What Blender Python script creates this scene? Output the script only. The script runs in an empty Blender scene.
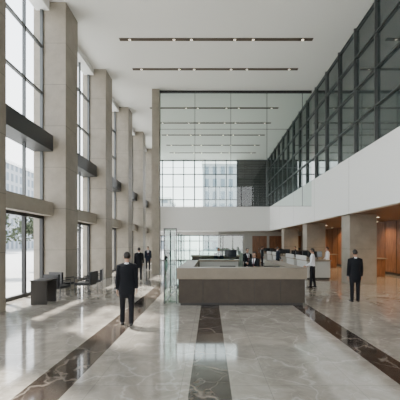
import bpy, math, random
from mathutils import Vector, Matrix
from mathutils.bvhtree import BVHTree
random.seed(4)
scene = bpy.context.scene

# ------------------------------------------------------------ materials
def mat(name, col, rough=0.5, metal=0.0, emit=None, es=0.0, spec=0.5, noise=0.0, nscale=3.0, bump=0.0):
    m = bpy.data.materials.new(name); m.use_nodes = True
    nt = m.node_tree; b = nt.nodes['Principled BSDF']
    b.inputs['Base Color'].default_value = (*col, 1)
    b.inputs['Roughness'].default_value = rough
    b.inputs['Metallic'].default_value = metal
    b.inputs['Specular IOR Level'].default_value = spec
    if emit:
        b.inputs['Emission Color'].default_value = (*emit, 1)
        b.inputs['Emission Strength'].default_value = es
    if noise > 0:
        tc = nt.nodes.new('ShaderNodeTexCoord')
        n = nt.nodes.new('ShaderNodeTexNoise'); n.inputs['Scale'].default_value = nscale
        n.inputs['Detail'].default_value = 6; n.inputs['Roughness'].default_value = 0.65
        nt.links.new(tc.outputs['Object'], n.inputs['Vector'])
        r = nt.nodes.new('ShaderNodeValToRGB')
        r.color_ramp.elements[0].position = 0.3; r.color_ramp.elements[1].position = 0.7
        r.color_ramp.elements[0].color = (*[c*(1-noise) for c in col], 1)
        r.color_ramp.elements[1].color = (*[min(1, c*(1+noise)) for c in col], 1)
        nt.links.new(n.outputs['Fac'], r.inputs['Fac'])
        nt.links.new(r.outputs['Color'], b.inputs['Base Color'])
        if bump > 0:
            bp = nt.nodes.new('ShaderNodeBump'); bp.inputs['Strength'].default_value = bump
            bp.inputs['Distance'].default_value = 0.01
            nt.links.new(n.outputs['Fac'], bp.inputs['Height'])
            nt.links.new(bp.outputs['Normal'], b.inputs['Normal'])
    return m

def glass_mat(name, tint, base=0.04, graze=0.3):
    m = bpy.data.materials.new(name); m.use_nodes = True
    nt = m.node_tree; nt.nodes.clear()
    o = nt.nodes.new('ShaderNodeOutputMaterial')
    t = nt.nodes.new('ShaderNodeBsdfTransparent'); t.inputs['Color'].default_value = (*tint, 1)
    g = nt.nodes.new('ShaderNodeBsdfGlossy'); g.inputs['Roughness'].default_value = 0.0
    mx = nt.nodes.new('ShaderNodeMixShader')
    lw = nt.nodes.new('ShaderNodeLayerWeight'); lw.inputs['Blend'].default_value = 0.5
    pw = nt.nodes.new('ShaderNodeMath'); pw.operation = 'POWER'; pw.inputs[1].default_value = 4
    ma = nt.nodes.new('ShaderNodeMath'); ma.operation = 'MULTIPLY_ADD'; ma.inputs[1].default_value = graze; ma.inputs[2].default_value = base
    nt.links.new(lw.outputs['Facing'], pw.inputs[0]); nt.links.new(pw.outputs[0], ma.inputs[0])
    nt.links.new(ma.outputs[0], mx.inputs[0])
    nt.links.new(t.outputs[0], mx.inputs[1]); nt.links.new(g.outputs[0], mx.inputs[2])
    nt.links.new(mx.outputs[0], o.inputs['Surface'])
    return m

def floor_material():
    m = bpy.data.materials.new('polished_marble'); m.use_nodes = True
    nt = m.node_tree; N = nt.nodes; L = nt.links; b = N['Principled BSDF']
    tc = N.new('ShaderNodeTexCoord')
    sep = N.new('ShaderNodeSeparateXYZ'); L.new(tc.outputs['Object'], sep.inputs[0])
    n1 = N.new('ShaderNodeTexNoise'); n1.inputs['Scale'].default_value = 0.9; n1.inputs['Detail'].default_value = 5
    L.new(tc.outputs['Object'], n1.inputs['Vector'])
    mx = N.new('ShaderNodeVectorMath'); mx.operation = 'MULTIPLY_ADD'
    L.new(n1.outputs['Color'], mx.inputs[0]); mx.inputs[1].default_value = (1.6, 1.6, 1.6)
    L.new(tc.outputs['Object'], mx.inputs[2])
    v = N.new('ShaderNodeTexVoronoi'); v.feature = 'DISTANCE_TO_EDGE'; v.inputs['Scale'].default_value = 0.85
    L.new(mx.outputs[0], v.inputs['Vector'])
    vr = N.new('ShaderNodeValToRGB'); vr.color_ramp.elements[0].position = 0.0; vr.color_ramp.elements[1].position = 0.028
    vr.color_ramp.elements[0].color = (1,1,1,1); vr.color_ramp.elements[1].color = (0,0,0,1)
    L.new(v.outputs['Distance'], vr.inputs['Fac'])
    v2 = N.new('ShaderNodeTexVoronoi'); v2.feature = 'DISTANCE_TO_EDGE'; v2.inputs['Scale'].default_value = 2.4
    L.new(mx.outputs[0], v2.inputs['Vector'])
    vr2 = N.new('ShaderNodeValToRGB'); vr2.color_ramp.elements[0].position = 0.0; vr2.color_ramp.elements[1].position = 0.03
    vr2.color_ramp.elements[0].color = (1,1,1,1); vr2.color_ramp.elements[1].color = (0,0,0,1)
    L.new(v2.outputs['Distance'], vr2.inputs['Fac'])
    cl = N.new('ShaderNodeTexNoise'); cl.inputs['Scale'].default_value = 1.6; cl.inputs['Detail'].default_value = 8
    cl.inputs['Roughness'].default_value = 0.65; cl.inputs['Distortion'].default_value = 1.2
    L.new(tc.outputs['Object'], cl.inputs['Vector'])
    base = N.new('ShaderNodeValToRGB')
    base.color_ramp.elements[0].position = 0.28; base.color_ramp.elements[1].position = 0.74
    base.color_ramp.elements[0].color = (0.25, 0.222, 0.187, 1); base.color_ramp.elements[1].color = (0.43, 0.395, 0.345, 1)
    L.new(cl.outputs['Fac'], base.inputs['Fac'])
    dark = N.new('ShaderNodeValToRGB')
    dark.color_ramp.elements[0].position = 0.3; dark.color_ramp.elements[1].position = 0.75
    dark.color_ramp.elements[0].color = (0.020, 0.015, 0.012, 1); dark.color_ramp.elements[1].color = (0.075, 0.056, 0.046, 1)
    L.new(cl.outputs['Fac'], dark.inputs['Fac'])
    def mixc(fac, a, bcol, facv=None):
        x = N.new('ShaderNodeMix'); x.data_type = 'RGBA'
        if fac is not None: L.new(fac, x.inputs['Factor'])
        else: x.inputs['Factor'].default_value = facv
        for s, val in (('A', a), ('B', bcol)):
            sock = [i for i in x.inputs if i.name == s and i.type == 'RGBA'][0]
            if isinstance(val, tuple): sock.default_value = val
            else: L.new(val, sock)
        return [o for o in x.outputs if o.type == 'RGBA'][0]
    def math(op, a, bb=None):
        x = N.new('ShaderNodeMath'); x.operation = op
        for i, val in enumerate((a, bb)):
            if val is None: continue
            if isinstance(val, (int, float)): x.inputs[i].default_value = val
            else: L.new(val, x.inputs[i])
        return x.outputs[0]
    vm = math('MULTIPLY', vr.outputs['Color'], math('MULTIPLY', cl.outputs['Fac'], 0.75))
    vm2 = math('MULTIPLY', vr2.outputs['Color'], math('MULTIPLY', cl.outputs['Fac'], 0.3))
    veins = math('MAXIMUM', vm, vm2)
    lightc = mixc(veins, base.outputs['Color'], (0.66, 0.63, 0.57, 1))
    darkc = mixc(math('MULTIPLY', veins, 1.1), dark.outputs['Color'], (0.42, 0.36, 0.30, 1))
    def line(coord, size, w):
        f = math('FRACT', math('DIVIDE', math('ADD', coord, 1000.0), size))
        return math('LESS_THAN', f, w/size)
    jl = math('MAXIMUM', line(sep.outputs['X'], 1.2, 0.008), line(sep.outputs['Y'], 1.2, 0.01))
    lightc = mixc(math('MULTIPLY', jl, 0.5), lightc, (0.14, 0.13, 0.12, 1))
    masks = None
    for x0, hw in ((0.0, 0.28), (-2.2, 0.3), (2.88, 0.25)):
        d = math('ABSOLUTE', math('SUBTRACT', sep.outputs['X'], x0))
        mk = math('LESS_THAN', d, hw)
        masks = mk if masks is None else math('MAXIMUM', masks, mk)
    col = mixc(masks, lightc, darkc)
    L.new(col, b.inputs['Base Color'])
    b.inputs['Roughness'].default_value = 0.07
    b.inputs['Specular IOR Level'].default_value = 0.8
    b.inputs['IOR'].default_value = 1.55
    return m

def facade_mat(name, wall, win, sx, sy):
    m = bpy.data.materials.new(name); m.use_nodes = True
    nt = m.node_tree; b = nt.nodes['Principled BSDF']
    tc = nt.nodes.new('ShaderNodeTexCoord'); sp = nt.nodes.new('ShaderNodeSeparateXYZ')
    nt.links.new(tc.outputs['Object'], sp.inputs[0])
    ad = nt.nodes.new('ShaderNodeMath'); ad.operation = 'ADD'
    nt.links.new(sp.outputs['X'], ad.inputs[0]); nt.links.new(sp.outputs['Y'], ad.inputs[1])
    cb = nt.nodes.new('ShaderNodeCombineXYZ')
    nt.links.new(ad.outputs[0], cb.inputs[0]); nt.links.new(sp.outputs['Z'], cb.inputs[1])
    br = nt.nodes.new('ShaderNodeTexBrick'); br.offset = 0
    br.inputs['Scale'].default_value = 1; br.inputs['Brick Width'].default_value = sx
    br.inputs['Row Height'].default_value = sy; br.inputs['Mortar Size'].default_value = 0.5
    br.inputs['Mortar Smooth'].default_value = 0
    br.inputs['Color1'].default_value = (*win, 1); br.inputs['Color2'].default_value = (*[c*1.2 for c in win], 1)
    br.inputs['Mortar'].default_value = (*wall, 1)
    nt.links.new(cb.outputs[0], br.inputs['Vector'])
    nt.links.new(br.outputs['Color'], b.inputs['Base Color'])
    b.inputs['Roughness'].default_value = 0.7
    return m

def wood_mat(name, c1, c2):
    m = bpy.data.materials.new(name); m.use_nodes = True
    nt = m.node_tree; b = nt.nodes['Principled BSDF']
    tc = nt.nodes.new('ShaderNodeTexCoord'); mp = nt.nodes.new('ShaderNodeMapping')
    mp.inputs['Scale'].default_value = (9, 9, 0.7)
    nt.links.new(tc.outputs['Object'], mp.inputs['Vector'])
    n = nt.nodes.new('ShaderNodeTexNoise'); n.inputs['Scale'].default_value = 2; n.inputs['Detail'].default_value = 6
    n.inputs['Distortion'].default_value = 0.8
    nt.links.new(mp.outputs[0], n.inputs['Vector'])
    r = nt.nodes.new('ShaderNodeValToRGB'); r.color_ramp.elements[0].color = (*c1, 1); r.color_ramp.elements[1].color = (*c2, 1)
    r.color_ramp.elements[0].position = 0.35; r.color_ramp.elements[1].position = 0.68
    nt.links.new(n.outputs['Fac'], r.inputs['Fac']); nt.links.new(r.outputs['Color'], b.inputs['Base Color'])
    b.inputs['Roughness'].default_value = 0.35
    return m

M = {}
M['floor'] = floor_material()
M['stone'] = mat('travertine', (0.255, 0.224, 0.18), 0.55, noise=0.16, nscale=1.6, bump=0.1)
M['joint'] = mat('stone_joint', (0.11, 0.10, 0.08), 0.8)
M['white'] = mat('white_plaster', (0.78, 0.78, 0.76), 0.6)
M['ceil'] = mat('ceiling_plaster', (0.82, 0.82, 0.78), 0.85)
M['band'] = mat('spandrel_beige', (0.33, 0.30, 0.25), 0.6, noise=0.08)
M['dband'] = mat('spandrel_dark', (0.045, 0.048, 0.05), 0.45)
M['frame'] = mat('dark_window_frame', (0.035, 0.035, 0.035), 0.4, 0.5)
M['frame2'] = mat('grey_mullion', (0.08, 0.085, 0.085), 0.4, 0.4)
M['glass'] = glass_mat('clear_glass', (0.96, 0.98, 0.98), 0.03, 0.25)
M['gglass'] = glass_mat('green_glass', (0.76, 0.85, 0.82), 0.05, 0.4)
M['pglass'] = glass_mat('green_partition_glass', (0.62, 0.78, 0.72), 0.14, 0.5)
M['oglass'] = mat('dark_office_glass', (0.034, 0.044, 0.043), 0.04, 0.0, spec=1.0)
M['louvre'] = mat('louvre_grey', (0.07, 0.072, 0.072), 0.6)
M['slot'] = mat('light_slot', (0.08, 0.06, 0.04), 0.6)
M['lamp'] = mat('lamp_emitter', (1, 1, 1), 0.5, emit=(1.0, 0.86, 0.62), es=4)
M['wood'] = wood_mat('walnut_panel', (0.13, 0.055, 0.025), (0.26, 0.12, 0.055))
M['wceil'] = wood_mat('walnut_ceiling', (0.11, 0.062, 0.035), (0.19, 0.11, 0.065))
M['deskt'] = mat('desk_top_stone', (0.21, 0.175, 0.13), 0.4, noise=0.08, spec=.35)
M['deskp'] = mat('desk_panel_taupe', (0.062, 0.049, 0.037), 0.5, noise=0.15, nscale=4, spec=.25)
M['plinth'] = mat('desk_plinth', (0.025, 0.022, 0.02), 0.5)
M['cwhite'] = mat('counter_white', (0.40, 0.40, 0.37), 0.35)
M['black'] = mat('black_plastic', (0.015, 0.015, 0.017), 0.4)
M['screen'] = mat('monitor_screen', (0.02, 0.025, 0.03), 0.1)
M['leather'] = mat('black_leather', (0.02, 0.02, 0.022), 0.4)
M['chrome'] = mat('chrome', (0.7, 0.7, 0.7), 0.15, 1.0)
M['steel'] = mat('dark_steel', (0.10, 0.10, 0.10), 0.3, 0.8)
M['suit'] = mat('black_suit', (0.008, 0.009, 0.012), 0.8, spec=0.2)
M['navy'] = mat('navy_suit', (0.014, 0.018, 0.03), 0.8, spec=0.2)
M['trouser'] = mat('charcoal_trousers', (0.012, 0.012, 0.015), 0.8, spec=0.2)
M['shirt'] = mat('white_shirt', (0.72, 0.74, 0.78), 0.7)
M['tie'] = mat('tie', (0.08, 0.02, 0.03), 0.6)
M['skin'] = mat('skin', (0.44, 0.26, 0.18), 0.55)
M['lip'] = mat('lips', (0.38, 0.16, 0.13), 0.5)
M['eye'] = mat('eye_white', (0.75, 0.75, 0.73), 0.3)
M['pupil'] = mat('pupil', (0.02, 0.012, 0.01), 0.2)
M['hair'] = mat('dark_hair', (0.012, 0.009, 0.007), 0.6)
M['shoe'] = mat('black_shoes', (0.01, 0.01, 0.01), 0.25)
M['pave'] = mat('pavement', (0.42, 0.42, 0.41), 0.9, noise=0.1)
M['bark'] = mat('bark', (0.08, 0.06, 0.045), 0.9)
M['leaf'] = mat('foliage', (0.07, 0.09, 0.05), 0.8)
M['fac1'] = facade_mat('facade_pale', (0.50, 0.50, 0.49), (0.20, 0.23, 0.26), 3.0, 3.4)
M['fac2'] = facade_mat('facade_grey', (0.30, 0.32, 0.34), (0.12, 0.15, 0.18), 2.2, 3.4)

# ------------------------------------------------------------ mesh builder
class MB:
    def __init__(s): s.v = []; s.f = []; s.m = []; s.mats = []
    def mi(s, k):
        if k not in s.mats: s.mats.append(k)
        return s.mats.index(k)
    def quadset(s, vs, fs, k):
        o = len(s.v); s.v += [Vector(p) for p in vs]; i = s.mi(k)
        for f in fs: s.f.append([o+a for a in f]); s.m.append(i)
    def box(s, x0, x1, y0, y1, z0, z1, k):
        vs = [(x0,y0,z0),(x1,y0,z0),(x1,y1,z0),(x0,y1,z0),(x0,y0,z1),(x1,y0,z1),(x1,y1,z1),(x0,y1,z1)]
        s.quadset(vs, [(0,3,2,1),(4,5,6,7),(0,1,5,4),(1,2,6,5),(2,3,7,6),(3,0,4,7)], k)
    def tube(s, pts, rads, k, hint=(1,0,0), n=12, round_ends=True):
        pts = [Vector(p) for p in pts]; rads = [(r, r) if isinstance(r, (int, float)) else r for r in rads]
        T = []
        for i in range(len(pts)):
            a = pts[max(0,i-1)]; b = pts[min(len(pts)-1,i+1)]; T.append((b-a).normalized())
        P = list(pts); R = list(rads); TT = list(T)
        if round_ends:
            r0 = min(rads[0]); r1 = min(rads[-1])
            P = [pts[0]-T[0]*r0*0.85, pts[0]-T[0]*r0*0.5]+P+[pts[-1]+T[-1]*r1*0.5, pts[-1]+T[-1]*r1*0.85]
            q = lambda r, f: (r[0]*f, r[1]*f)
            R = [q(rads[0],.4), q(rads[0],.84)]+R+[q(rads[-1],.84), q(rads[-1],.4)]
            TT = [T[0],T[0]]+TT+[T[-1],T[-1]]
        vs = []; fs = []
        h = Vector(hint)
        for p, r, t in zip(P, R, TT):
            u = (h - t*h.dot(t))
            if u.length < 1e-3: u = Vector((0,1,0)) - t*t.y
            u.normalize(); w = t.cross(u)
            for j in range(n):
                a = 2*math.pi*j/n
                vs.append(p+u*math.cos(a)*r[0]+w*math.sin(a)*r[1])
        for i in range(len(P)-1):
            for j in range(n):
                fs.append((i*n+j, i*n+(j+1)%n, (i+1)*n+(j+1)%n, (i+1)*n+j))
        fs.append(tuple(range(n-1,-1,-1))); fs.append(tuple((len(P)-1)*n+j for j in range(n)))
        s.quadset(vs, fs, k)
    def ellipsoid(s, c, r, k, nu=10, nv=7):
        vs = []; fs = []
        for i in range(nv+1):
            th = math.pi*i/nv*0.98+0.01*math.pi
            for j in range(nu):
                ph = 2*math.pi*j/nu
                vs.append((c[0]+r[0]*math.sin(th)*math.cos(ph), c[1]+r[1]*math.sin(th)*math.sin(ph), c[2]+r[2]*math.cos(th)))
        for i in range(nv):
            for j in range(nu): fs.append((i*nu+j,(i+1)*nu+j,(i+1)*nu+(j+1)%nu,i*nu+(j+1)%nu))
        fs.append(tuple(range(nu))); fs.append(tuple(nv*nu+nu-1-j for j in range(nu)))
        s.quadset(vs, fs, k)
    def disc(s, c, r, z, k, n=14, up=False):
        vs = [(c[0]+r*math.cos(2*math.pi*j/n), c[1]+r*math.sin(2*math.pi*j/n), z) for j in range(n)]
        f = tuple(range(n)) if up else tuple(range(n-1,-1,-1))
        s.quadset(vs, [f], k)
    def mesh(s, name):
        me = bpy.data.meshes.new(name)
        me.from_pydata([tuple(p) for p in s.v], [], s.f)
        for k in s.mats: me.materials.append(M[k])
        me.polygons.foreach_set('material_index', s.m); me.update()
        return me
    def obj(s, name, loc=(0,0,0), rot=0.0, bevel=0.0, smooth=False, scale=1.0):
        me = s.mesh(name)
        if smooth: me.polygons.foreach_set('use_smooth', [True]*len(me.polygons))
        o = bpy.data.objects.new(name, me); scene.collection.objects.link(o)
        o.location = loc; o.rotation_euler = (0,0,rot); o.scale = (scale,)*3
        if bevel > 0:
            b = o.modifiers.new('bevel','BEVEL'); b.width = bevel; b.segments = 2; b.limit_method = 'ANGLE'
        return o

# ------------------------------------------------------------ dimensions
H = 11.9; XL = -5.93; XG = -6.9; XR = 6.6; YE = 37.8; YB = -8.0; PB = 3.4; PT = 6.05; XW = 11.5

b = MB(); b.box(-7.4, XW+.3, YB-.3, YE+.3, -0.25, 0, 'floor'); b.obj('floor')
b = MB(); b.box(-7.4, XR+.5, YB-.3, YE+.3, H, H+.3, 'ceil'); b.obj('ceiling')

# left columns
cy = [8.7+5.05*k for k in range(-3, 6)]
for y in cy:
    b = MB()
    b.box(-7.25, XL, y-.6, y+.6, 0, H, 'stone')
    for z in (1.7, 3.4, 5.1, 6.8, 8.5, 10.2):
        b.box(-7.25, XL+.002, y-.602, y+.602, z, z+.012, 'joint')
    b.obj('column')
# left windows
ys = [YB] + cy + [YE]
n = 0
for i in range(len(ys)-1):
    y0 = ys[i]+.6 if i > 0 else YB+.0
    y1 = ys[i+1]-.6 if i < len(ys)-2 else YE
    if y1-y0 < .5: continue
    n += 1
    b = MB()
    b.quadset([(XG,y0,.02),(XG,y1,.02),(XG,y1,H),(XG,y0,H)], [(0,1,2,3)], 'glass')
    b.box(XG-.35, XG+.45, y0, y1, 3.1, 3.65, 'band')
    b.box(XG-.35, XG+.45, y0, y1, 5.75, 6.4, 'dband')
    b.box(XG-.25, XG+.3, y0, y1, H-.35, H, 'white')
    for z in (8.1, 10.0): b.box(XG-.06, XG+.06, y0, y1, z, z+.07, 'frame2')
    b.box(XG-.06, XG+.06, y0, y1, 0, .12, 'frame'); b.box(XG-.06, XG+.06, y0, y1, 2.98, 3.1, 'frame')
    k = 3
    for j in range(k+1):
        yy = y0+(y1-y0)*j/k
        yy = min(max(yy, y0+.05), y1-.05)
        b.box(XG-.06, XG+.07, yy-.05, yy+.05, 0, 3.1, 'frame')
        b.box(XG-.05, XG+.06, yy-.03, yy+.03, 3.6, H-.3, 'frame2')
    b.obj('window_%d' % n)

# right parapet, glazing, lower zone
b = MB()
b.box(XR, XR+.3, YB, 35.2, PB, PT, 'white')
for k in range(9):
    y = -5+5.05*k
    b.box(XR-.003, XR+.1, y, y+.012, PB, PT, 'joint')
b.obj('balcony_parapet')
b = MB(); b.box(XR+.17, XR+.25, YB, YE, PT, H, 'oglass')
y = YB+.6
while y < YE:
    b.box(XR+.06, XR+.2, y-.03, y+.03, PT, H, 'frame2'); y += 1.85
for z in (PT+.03, 7.55, 9.05, 10.5, H-.12):
    b.box(XR+.08, XR+.2, YB, YE, z-.025, z+.025, 'frame2')
b.obj('glazed_wall_right')
b = MB(); b.box(XR+.3, XW+.3, YB-.3, YE+.3, PB, PB+.35, 'wceil'); b.obj('ceiling_lower')
b = MB()
b.box(XW, XW+.25, YB, YE, 0, PB, 'wood')
y = YB+.4
while y < YE:
    b.box(XW-.02, XW+.05, y, y+.02, 0, PB, 'plinth'); y += 1.3
b.obj('wall_right')
b = MB(); b.box(XW-.04, XW-.0, YB, YE, 0, .15, 'plinth'); b.obj('baseboard_right')
for y in (8.9, 16.05, 22.95, 29.9):
    b = MB(); b.box(6.8, 8.1, y-.5, y+.5, 0, PB, 'stone')
    b.box(6.797, 8.103, y-.503, y+.503, 1.7, 1.712, 'joint'); b.obj('column')

# back wall (behind the camera): glazed entrance
b = MB()
b.box(-7.4, XR+.3, YB-.3, YB-.0, 3.2, 4.0, 'band')
b.box(-7.4, XR+.5, YB-.3, YB-.0, 10.9, H, 'white')
b.box(XR+.3, XW+.3, YB-.3, YB, 0, PB, 'stone')
x = -7.0
while x < XR+.3:
    b.box(x-.05, x+.05, YB-.2, YB-.05, 0, H, 'frame'); x += 1.7
b.quadset([(-7.4,YB-.13,0),(XR+.3,YB-.13,0),(XR+.3,YB-.13,H),(-7.4,YB-.13,H)], [(0,1,2,3)], 'glass')
b.obj('wall_rear')

# far end wall
b = MB()
xw0, xw1 = -6.9, 3.2
b.box(xw1, XW+.3, YE, YE+.3, PT-.1, H, 'louvre')
z = PT+.15
while z < H: b.box(xw1, XR+.06, YE-.06, YE, z, z+.07, 'frame'); z += .3
for k in range(4):
    x = xw1+.02+k*.85; b.box(x, x+.05, YE-.08, YE, PT, H, 'frame')
b.box(-7.4, 1.0, YE, YE+.3, 3.0, PT-.1, 'white')
b.box(1.0, XW+.3, YE, YE+.3, 0, PT-.1, 'cwhite')
b.obj('wall_far')
b = MB()
b.quadset([(xw0,YE+.12,PT-.1),(xw1,YE+.12,PT-.1),(xw1,YE+.12,H),(xw0,YE+.12,H)], [(0,1,2,3)], 'glass')
for k in range(9):
    x = xw0+(xw1-xw0)*k/8
    b.box(x-.05, x+.05, YE+.02, YE+.2, PT-.1, H, 'frame')
for z in (PT-.05, 7.2, 8.7, 10.2, H-.1): b.box(xw0, xw1, YE+.02, YE+.2, z-.045, z+.045, 'frame')
b.obj('window_20')
b = MB()
b.quadset([(xw0,YE+.12,0),(1.0,YE+.12,0),(1.0,YE+.12,3),(xw0,YE+.12,3)], [(0,1,2,3)], 'glass')
for k in range(8):
    x = xw0+(1.0-xw0)*k/7
    b.box(x-.05, x+.05, YE+.02, YE+.2, 0, 3.0, 'frame')
for z in (.06, 2.3, 2.94): b.box(xw0, 1.0, YE+.02, YE+.2, z-.05, z+.05, 'frame')
b.obj('window_21')
for x0 in (5.0, 7.0, 9.0):
    b = MB(); b.box(x0, x0+1.7, YE-.06, YE, 0, 2.9, 'wood')
    b.box(x0+.84, x0+.86, YE-.07, YE-.05, 0, 2.9, 'plinth')
    b.box(x0+.72, x0+.76, YE-.12, YE-.07, .9, 1.5, 'chrome'); b.box(x0+.94, x0+.98, YE-.12, YE-.07, .9, 1.5, 'chrome')
    b.obj('door_%d' % (x0//2))
# mezzanine bulkhead with slab
b = MB(); b.box(-5.5, XR+.3, 35.2, 35.5, PB, PT, 'white'); b.box(-5.5, XR+.3, 35.5, YE, PB, PB+.35, 'white')
b.obj('mezzanine_parapet')

# hanging glass screen with pier
YS = 20.8
b = MB(); b.box(-3.72, -3.26, YS-.3, YS+.3, 0, H, 'stone')
b.obj('column')
b = MB()
b.quadset([(-3.26,YS,4.4),(XR,YS,4.4),(XR,YS,H-.12),(-3.26,YS,H-.12)], [(0,1,2,3)], 'gglass')
b.box(-3.26, XR, YS-.06, YS+.06, H-.14, H, 'frame')
for x in (-.98, 1.35, 3.7, 6.0): b.box(x-.012, x+.012, YS-.03, YS+.03, 4.4, H-.12, 'frame2')
for z in (4.4, 6.9, 9.4): b.box(-3.26, XR, YS-.015, YS+.015, z, z+.02, 'frame2')
b.obj('glass_partition')

# ceiling lights
for y in (15.55, 18.2, 23.4, 26.3, 29.2, 32.2, 34.9, 12.6, 9.7, 6.8, 3.9, 1.0, -2, -5):
    b = MB()
    b.box(-4.4, 5.0, y-.1, y+.1, H-.025, H, 'slot')
    for x in (-3.9, -1.75, -.9, 1.2, 2.1, 4.5):
        b.disc((x, y), .06, H-.03, 'lamp')
    b.obj('recessed_light_strip')
# lower downlights
for i, y in enumerate((5, 9.5, 13, 17, 20.5, 24.5, 28, 32.5)):
    for x in (8.9, 10.7):
        b = MB(); b.tube([(0,0,0),(0,0,.03)], [.11,.11], 'chrome', n=16, round_ends=False)
        b.disc((0,0), .09, -.003, 'lamp')
        b.obj('downlight', (x, y, PB-.03))
        l = bpy.data.lights.new('downlight_lamp','SPOT'); l.energy = 240; l.color = (1,.68,.38); l.spot_size = 2.6; l.spot_blend = .8
        l.shadow_soft_size = .08
        lo = bpy.data.objects.new('downlight_lamp', l); scene.collection.objects.link(lo); lo.location = (x, y, PB-.06)

# ------------------------------------------------------------ reception desk
b = MB()
X0, X1, Y0, Y1, T = -1.04, 3.05, 10.06, 15.0, 1.195
b.box(X0+.1, X1-.1, Y0+.1, Y0+.5, 0, .1, 'plinth')
b.box(X0+.05, X1-.05, Y0+.05, Y0+.5, .09, .84, 'deskp')
b.box(X0, X1, Y0, Y0+.55, .84, T, 'deskt')
for xa, xb in ((X0, X0+.5), (X1-.5, X1)):
    b.box(xa+.05, xb-.05, Y0+.5, Y1-.05, .0, .84, 'deskp')
    b.box(xa, xb, Y0+.55, Y1, .84, T, 'deskt')
for k in range(1, 5):
    x = X0+(X1-X0)*k/5; b.box(x-.006, x+.006, Y0+.044, Y0+.06, .09, .84, 'plinth')
b.box(X0+.45, X1-.45, Y0+.5, Y0+1.15, .70, .74, 'deskt')
b.obj('reception_desk', bevel=.008)
b = MB()
b.box(-.5, 1.35, 15.2, 15.9, 0, 1.12, 'cwhite'); b.box(-.55, 1.4, 15.15, 15.95, 1.12, 1.2, 'deskt')
b.quadset([(-.5,15.5,1.2),(1.35,15.5,1.2),(1.35,15.5,1.6),(-.5,15.5,1.6)], [(0,1,2,3)], 'pglass'); b.box(-.5, 1.35, 15.48, 15.52, 1.6, 1.63, 'steel')
b.obj('service_counter', bevel=.006)
b = MB()
b.box(-1.0, 1.6, 17.6, 18.3, 0, 1.25, 'deskp'); b.box(-1.05, 1.65, 17.55, 18.35, 1.25, 1.33, 'deskt')
b.obj('service_counter', bevel=.006)

# glass screen left of desk
b = MB()
gx = -1.5
b.quadset([(gx,10.5,.03),(-1.1,10.5,.03),(-1.1,10.5,2.45),(gx,10.5,2.45)], [(0,1,2,3)], 'pglass')
b.box(-1.115, -1.085, 10.485, 10.515, 0, 2.47, 'steel'); b.box(gx, -1.1, 10.485, 10.515, 2.44, 2.47, 'steel')
for i in range(5):
    ya = 10.5+i*1.6; b.quadset([(gx,ya+.02,.03),(gx,ya+1.58,.03),(gx,ya+1.58,2.45),(gx,ya+.02,2.45)], [(0,1,2,3)], 'pglass')
    b.box(gx-.02, gx+.02, ya-.02, ya+.02, 0, 2.47, 'steel')
b.box(gx-.02, gx+.02, 18.48, 18.52, 0, 2.47, 'steel')
b.box(gx-.02, gx+.02, 10.48, 18.52, 0, .04, 'steel')
b.quadset([(gx,18.5,.03),(1.9,18.5,.03),(1.9,18.5,2.45),(gx,18.5,2.45)], [(0,1,2,3)], 'pglass'); b.box(gx, 1.9, 18.48, 18.53, 2.42, 2.47, 'steel')
for x in (-.4, .75, 1.9): b.box(x-.02, x+.02, 18.48, 18.53, 0, 2.47, 'steel')
b.obj('glass_screen')

def monitor(x, y, z, rot):
    b = MB()
    b.box(-.27, .27, -.02, .02, .13, .47, 'black'); b.box(-.25, .25, -.024, -.018, .15, .45, 'screen')
    b.box(-.03, .03, .015, .04, .02, .3, 'black'); b.box(-.12, .12, -.09, .11, 0, .015, 'black')
    b.obj('computer_monitor', (x, y, z+.001), rot, bevel=.004)
monitor(.6, 10.9, .74, math.pi); monitor(2.1, 10.9, .74, math.pi); monitor(1.0, 15.32, 1.2, 0.1)

# teller counters on the right
for y in (17.6, 20.2, 25.0, 27.6, 31.5):
    b = MB()
    b.box(5.35, 6.55, y, y+1.9, 0, .1, 'plinth')
    b.box(5.3, 6.6, y-.05, y+1.95, .1, 1.0, 'cwhite'); b.box(5.25, 6.65, y-.1, y+2.0, 1.0, 1.06, 'deskt')
    b.box(5.25, 5.3, y-.1, y+2.0, 1.06, 1.3, 'cwhite')
    b.obj('teller_counter', bevel=.006)
    monitor(5.7, y+.2, 1.06, 0.2); monitor(6.2, y+.9, 1.06, -.3); monitor(5.8, y+1.6, 1.06, .1)
for y in (19.0, 26.3, 33.0):
    b = MB()
    b.box(8.6, 10.4, y, y+.8, 0, 1.05, 'wood'); b.box(8.5, 10.5, y-.06, y+.86, 1.05, 1.1, 'deskt')
    b.obj('writing_desk', bevel=.006)
    monitor(9.2, y+.4, 1.1, .1)

# lounge furniture on the left
b = MB()
b.box(-.28, .28, -.35, .35, .74, .78, 'plinth'); b.box(-.26, .26, -.33, -.29, 0, .74, 'plinth'); b.box(-.26, .26, .29, .33, 0, .74, 'plinth')
b.box(-.25, -.22, -.3, .3, .2, .74, 'plinth')
b.obj('side_table', (-5.5, 10.6, 0), bevel=.006)
def armchair(x, y, rot):
    b = MB()
    b.box(-.3, .3, -.28, .3, .36, .46, 'leather')
    b.box(-.3, .3, -.36, -.27, .42, .88, 'leather')
    for s in (-1, 1):
        xx = s*.33
        b.tube([(xx,.28,0.012),(xx,.28,.64),(xx,-.32,.66),(xx,-.32,0.012)], [.014]*4, 'steel', hint=(1,0,0), n=8)
        b.box(xx-.03, xx+.03, -.26, .24, .645, .68, 'leather')
        b.tube([(xx,.27,.38),(xx,-.3,.38)], [.012]*2, 'steel', n=8)
    b.tube([(-.33,.28,.38),(.33,.28,.38)], [.012]*2, 'steel', hint=(0,1,0), n=8)
    b.obj('armchair', (x, y, 0), rot, bevel=.012)
armchair(-5.5, 11.55, -.2); armchair(-4.85, 12.5, 1.45); armchair(-5.75, 12.45, -.3); armchair(-4.9, 13.5, 1.8)

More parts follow.
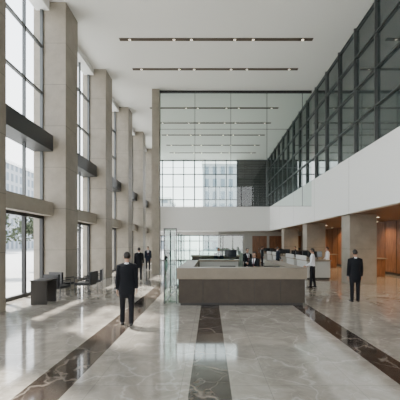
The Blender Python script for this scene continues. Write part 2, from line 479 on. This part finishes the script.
# ------------------------------------------------------------ people
def head_mesh(mb, c, turn=0.0, long_hair=False):
    nu, nv = 36, 28
    vs = []
    ct, st = math.cos(turn), math.sin(turn)
    g = lambda a, s: math.exp(-(a/s)**2)
    dirs = []
    for i in range(nv+1):
        th = math.pi*(i/nv)*.985+.0075*math.pi
        for j in range(nu):
            ph = 2*math.pi*j/nu
            dx, dy, dz = math.sin(th)*math.sin(ph), math.sin(th)*math.cos(ph), math.cos(th)
            x, y, z = dx*.075, dy*.095, dz*.116
            if dz < 0:
                x *= 1-.28*(-dz)**1.5
                if dy < 0: y *= 1-.4*(-dz)
            if dy > 0:
                y += .024*g(dx,.16)*g(dz+.22,.16)*dy
                y += .012*g(dx,.12)*g(dz+.02,.16)*dy
                y -= .009*(g(dx-.38,.17)+g(dx+.38,.17))*g(dz-.02,.12)
                y += .005*g(dz-.2,.1)
                y += .007*g(dx,.3)*g(dz+.52,.1)
                y += .014*g(dx,.35)*g(dz+.86,.2)
            hair = (dz > .46) or (dy < .2 and dz > -.42) or (dy < .55 and dz > .25)
            if hair:
                f = 1.09 if dz > .1 else 1.05
                x *= f; y *= f; z *= (1.05 if dz > 0 else 1)
            dirs.append((dx,dy,dz,hair))
            vs.append((c[0]+x*ct-y*st, c[1]+x*st+y*ct, c[2]+z))
    o = len(mb.v); mb.v += [Vector(v) for v in vs]
    sk, hr, lp = mb.mi('skin'), mb.mi('hair'), mb.mi('lip')
    for i in range(nv):
        for j in range(nu):
            q = [i*nu+j,(i+1)*nu+j,(i+1)*nu+(j+1)%nu,i*nu+(j+1)%nu]
            mb.f.append([o+a for a in q])
            hc = sum(dirs[a][3] for a in q)
            d = dirs[q[0]]
            if hc >= 2: mb.m.append(hr)
            elif d[1] > .6 and abs(d[0]) < .24 and abs(d[2]+.53) < .06: mb.m.append(lp)
            elif d[1] > .6 and .2 < abs(d[0]) < .5 and abs(d[2]-.2) < .035: mb.m.append(hr)
            else: mb.m.append(sk)
    mb.f.append([o+a for a in range(nu)]); mb.m.append(hr)
    mb.f.append([o+nv*nu+nu-1-j for j in range(nu)]); mb.m.append(sk)
    def P(x,y,z): return (c[0]+x*ct-y*st, c[1]+x*st+y*ct, c[2]+z)
    for s in (-1,1):
        mb.ellipsoid(P(s*.077,-.004,-.008), (.010,.018,.03), 'skin')
        mb.ellipsoid(P(s*.029,.079,.003), (.0125,.009,.009), 'eye')
        mb.ellipsoid(P(s*.029,.0865,.003), (.0055,.004,.0055), 'pupil')
    if long_hair:
        mb.tube([P(0,-.03,.05),P(0,-.06,-.04),P(0,-.07,-.13)], [(.085,.07),(.088,.055),(.07,.03)], 'hair')

def hand(mb, w, d, front, inward, k='skin'):
    d = d.normalized()
    f = (front - d*front.dot(d)).normalized()
    nrm = (inward - d*inward.dot(d) - f*inward.dot(f))
    if nrm.length < 1e-3: nrm = d.cross(f)
    nrm.normalize()
    mb.tube([w-d*.03, w+d*.01, w+d*.05, w+d*.09], [(.025,.019),(.028,.018),(.04,.016),(.041,.013)], k, hint=f, n=10)
    for o_, L in ((-.031,.060),(-.0105,.076),(.0105,.084),(.031,.074)):
        p = w+d*.088+f*o_; pts = [p-d*.015]; ang = .25
        for sgm in (.42,.33,.25):
            dirv = (d*math.cos(ang)+nrm*math.sin(ang)); pts.append(pts[-1]+dirv*(L*sgm+(.015 if sgm == .42 else 0))); ang += .38
        mb.tube(pts, [.0095,.0088,.008,.0068], k, hint=f, n=8)
    p = w+d*.025+f*.025
    t1 = (d*.7+f*.6+nrm*.35).normalized(); t2 = (d*.9+f*.2+nrm*.4).normalized()
    mb.tube([p, p+t1*.035, p+t1*.035+t2*.03, p+t1*.035+t2*.055], [.013,.012,.010,.008], k, hint=nrm, n=8)

def person(name, loc, rot, legs=((0,0),(0,0)), arms=((0,.1,.15),(0,.1,.15)), jacket='suit', trouser='trouser',
           shirt_only=False, lean=0.0, turn=0.0, height=1.77, voxel=.014, long_hair=False):
    parts = []
    def part(k):
        p = MB(); parts.append((p,k)); return p
    t = part(jacket)
    if shirt_only:
        rings = [(.90,.165,.115),(.98,.158,.108),(1.08,.15,.105),(1.2,.158,.11),(1.31,.175,.118),(1.40,.165,.10),(1.45,.115,.078),(1.475,.07,.065)]
    else:
        rings = [(.76,.19,.128),(.84,.192,.132),(.94,.182,.126),(1.06,.162,.116),(1.18,.170,.122),(1.31,.19,.128),(1.40,.182,.11),(1.45,.125,.085),(1.475,.075,.068)]
    t.tube([(0,0,r[0]) for r in rings], [(r[1],r[2]) for r in rings], jacket, n=20)
    nk = part('skin'); nk.tube([(0,-.012,1.43),(0,0,1.58)], [.058,.053], 'skin')
    col = part('shirt'); col.tube([(0,-.006,1.455),(0,-.004,1.50)], [.072,.064], 'shirt', round_ends=False)
    hip = part(trouser); hip.tube([(-.06,0,.92),(.06,0,.92)], [(.115,.10)]*2, trouser, hint=(0,1,0))
    lowest = 9
    for s,(a,bk) in zip((-1,1), legs):
        h = Vector((s*.095,0,.92)); d1 = Vector((s*.02,math.sin(a),-math.cos(a))); d2 = Vector((s*.01,math.sin(a-bk),-math.cos(a-bk)))
        kn = h+d1*.43; an = kn+d2*.41
        p = part(trouser)
        p.tube([h, h+d1*.2, kn, kn+d2*.15, an+d2*.0], [(.095,.10),(.084,.09),(.064,.066),(.062,.064),(.055,.06)], trouser, n=14)
        ft = 0 if an.z < .14 else (bk-a)*.6
        fd = Vector((s*.12, math.cos(ft), -math.sin(ft))).normalized()
        base = an - Vector((0, math.sin(ft), math.cos(ft)))*.045
        sh = part('shoe')
        sh.tube([base-fd*.055, base-fd*.01, base+fd*.08, base+fd*.15, base+fd*.19], [(.035,.036),(.038,.042),(.043,.032),(.042,.026),(.03,.02)], 'shoe', hint=(1,0,0))
        lowest = min(lowest, base.z-.038)
    hands = []
    for s,(a,ab,e) in zip((-1,1), arms):
        S = Vector((s*.185,0,1.405)); d1 = Vector((s*math.sin(ab), math.sin(a)*math.cos(ab), -math.cos(a)*math.cos(ab)))
        el = S+d1*.285; ae = a+e
        d2 = Vector((s*math.sin(ab)*(.3 if e < 1 else -.8), math.sin(ae), -math.cos(ae))).normalized()
        wr = el+d2*.245
        p = part(jacket); p.tube([(s*.09,0,1.42), S, S+d1*.12, el, el+d2*.1, wr], [(.062,.075),(.062,.068),.057,.049,.046,.039], jacket, hint=(0,1,0), n=14)
        cf = part('shirt'); cf.tube([wr-d2*.01, wr+d2*.012], [.033,.031], 'shirt', round_ends=False)
        up = Vector((0,1,0)) if ae < 1 else Vector((0,0,1))
        hands.append((wr+d2*.02, d2, up, Vector((-s,0,0)) if ae < 1 else Vector((-s*.3,0,-1))))
    allm = MB()
    bvhs = []
    for p,k in parts:
        o = len(allm.v); allm.v += p.v; allm.f += [[o+a for a in f] for f in p.f]; allm.m += [allm.mi(k)]*len(p.f)
        bvhs.append((BVHTree.FromPolygons([tuple(v) for v in p.v], p.f), k))
    tmp = allm.obj('tmp_body')
    r = tmp.modifiers.new('r','REMESH'); r.mode = 'VOXEL'; r.voxel_size = voxel
    sm = tmp.modifiers.new('s','SMOOTH'); sm.iterations = 3; sm.factor = .5
    dg = bpy.context.evaluated_depsgraph_get(); dg.update()
    me = bpy.data.meshes.new_from_object(tmp.evaluated_get(dg))
    fb = MB(); fb.v = [v.co.copy() for v in me.vertices]
    for p in me.polygons:
        c = p.center; best = None; bd = 1e9
        for bv,k in bvhs:
            hit = bv.find_nearest(c)
            if hit[0] is not None and hit[3] < bd: bd = hit[3]; best = k
        if not shirt_only and best == jacket and c.y > .05 and 1.12 < c.z < 1.47 and abs(c.x) < (c.z-1.12)*.24: best = 'shirt'
        if best in ('shirt', jacket) and c.y > .03 and abs(c.x) < .02 and 1.13 < c.z < 1.48: best = 'tie'
        if best == jacket and shirt_only and c.z < .97 and abs(c.x) < .2 and abs(c.y) < .15: best = trouser
        fb.f.append(list(p.vertices)); fb.m.append(fb.mi(best))
    bpy.data.objects.remove(tmp, do_unlink=True); bpy.data.meshes.remove(me)
    for w,d,f,i_ in hands: hand(fb, w, d, f, i_)
    head_mesh(fb, (0, .012, 1.645), turn, long_hair)
    for v in fb.v:
        z = v.z
        if z > .95: v.y += lean*(z-.95)
        v.z -= lowest
    return fb.obj(name, loc, rot, smooth=True, scale=height/(1.766-lowest))

R = math.radians
person('businessman', (-2.0, 7.7, 0), R(12), legs=((.10,.05),(-.10,.10)), arms=((-.08,.12,.15),(.05,.12,.2)), turn=.25, voxel=.012)
person('businessman', (4.88, 10.76, 0), R(-4), legs=((-.02,0),(.06,.05)), arms=((.0,.12,.12),(0,.12,.15)), voxel=.012)
person('office_worker', (4.55, 14.2, 0), R(65), legs=((.10,.05),(-.08,.06)), arms=((.1,.1,.9),(.0,.1,1.0)), jacket='shirt', shirt_only=True, voxel=.014)
person('visitor', (-3.84, 17.3, 0), R(10), legs=((.22,.05),(-.2,.25)), arms=((-.2,.1,.2),(.25,.1,.2)), voxel=.018)
person('visitor', (-4.65, 24.0, 0), R(-170), legs=((.2,.05),(-.18,.2)), jacket='navy', voxel=.02)
person('visitor', (-4.1, 24.6, 0), R(170), legs=((-.18,.2),(.2,.05)), voxel=.02)
person('visitor', (-3.9, 29.0, 0), R(0), jacket='navy', voxel=.02)
person('receptionist', (1.75, 12.6, 0), R(150), arms=((.3,.1,1.2),(.3,.1,1.2)), voxel=.016, height=1.66, long_hair=True)
person('receptionist', (1.85, 15.9, 0), R(200), arms=((.2,.1,1.0),(.2,.1,1.0)), voxel=.018)
person('receptionist', (.45, 16.8, 0), R(180), arms=((.2,.1,1.0),(.2,.1,1.0)), jacket='navy', voxel=.018)
person('bank_clerk', (7.2, 19.6, 0), R(90), arms=((.1,.1,.7),(.1,.1,.7)), jacket='shirt', shirt_only=True, voxel=.018)
person('bank_clerk', (7.2, 27.0, 0), R(90), arms=((.1,.1,.7),(.1,.1,.7)), voxel=.02)
person('customer', (4.65, 22.0, 0), R(-80), arms=((.1,.1,.5),(.1,.1,.5)), jacket='navy', voxel=.02)
person('customer', (4.6, 28.2, 0), R(-80), voxel=.02)

# ------------------------------------------------------------ exterior
b = MB(); b.box(-160, -7.4, -80, 160, -.3, -.02, 'pave'); b.box(-7.4, 60, YE+.3, 160, -.3, -.02, 'pave'); b.box(-7.4, 60, -80, YB-.3, -.3, -.02, 'pave')
b.obj('pavement')
def building(x0,x1,y0,y1,h,k):
    b = MB(); b.box(0,x1-x0,0,y1-y0,0,h,k); b.box(-.3,x1-x0+.3,-.3,y1-y0+.3,h,h+.8,'white')
    b.box((x1-x0)*.3,(x1-x0)*.6,(y1-y0)*.3,(y1-y0)*.6,h+.8,h+3.5,'fac2' if k=='fac1' else 'fac1')
    b.obj('office_building', (x0,y0,-.02))
building(-75,-48,52,74,17,'fac1'); building(-90,-60,82,110,26,'fac2'); building(-70,-45,20,42,12,'fac1')
building(-30,-12,95,110,15,'fac1'); building(-2,14,88,104,24,'fac2')
def tree(x,y,h):
    b = MB()
    b.tube([(0,0,0.13),(.05,0,h*.3),(0,.08,h*.55)], [.13,.1,.06], 'bark', n=8)
    for k in range(5):
        a = k*1.3; b.tube([(0,0,h*(.35+.04*k)),(math.cos(a)*h*.14,math.sin(a)*h*.14,h*(.55+.05*k))], [.05,.02], 'bark', n=6)
    cl = [(random.uniform(-.2,.2)*h, random.uniform(-.2,.2)*h, h*random.uniform(.5,.88), h*random.uniform(.1,.17)) for _ in range(11)]
    for _ in range(1500):
        c = random.choice(cl)
        d = Vector((random.gauss(0,1),random.gauss(0,1),random.gauss(0,1))).normalized()*c[3]*random.uniform(.6,1)
        p = Vector(c[:3])+d; u = Vector((random.gauss(0,1),random.gauss(0,1),random.gauss(0,1))).normalized()
        w = u.orthogonal().normalized()*.07; u *= .1
        b.quadset([p-u,p+w,p+u,p-w],[(0,1,2,3)],'leaf')
    b.obj('tree', (x,y,-.02))
for x,y,h in ((-13,24,4.6),(-14,31,5.2),(-12.5,42,4.8),(-15,50,5.5),(-13,18.5,4.4),(-16,64,6)): tree(x,y,h)

# ------------------------------------------------------------ light
w = bpy.data.worlds.new('sky'); scene.world = w; w.use_nodes = True
nt = w.node_tree; bg = nt.nodes['Background']
tc = nt.nodes.new('ShaderNodeTexCoord'); sp = nt.nodes.new('ShaderNodeSeparateXYZ'); rp = nt.nodes.new('ShaderNodeValToRGB')
nt.links.new(tc.outputs['Generated'], sp.inputs[0]); nt.links.new(sp.outputs['Z'], rp.inputs['Fac']); nt.links.new(rp.outputs['Color'], bg.inputs['Color'])
rp.color_ramp.elements[0].color = (1,.99,.98,1); rp.color_ramp.elements[1].color = (.78,.87,1,1); rp.color_ramp.elements[1].position = .9
bg.inputs['Strength'].default_value = 5.6
s = bpy.data.lights.new('sun','SUN'); s.energy = 22; s.angle = R(3); s.color = (1,.95,.88)
so = bpy.data.objects.new('sun', s); scene.collection.objects.link(so)
so.rotation_euler = Vector((.5,-.38,-1)).to_track_quat('-Z','Y').to_euler()

# ------------------------------------------------------------ camera
c = bpy.data.cameras.new('camera'); c.lens = 28.8; c.sensor_width = 36; c.shift_x = -.025; c.shift_y = .11
co = bpy.data.objects.new('camera', c); scene.collection.objects.link(co)
co.location = (0,0,1.95); co.rotation_euler = (math.pi/2,0,0); scene.camera = co
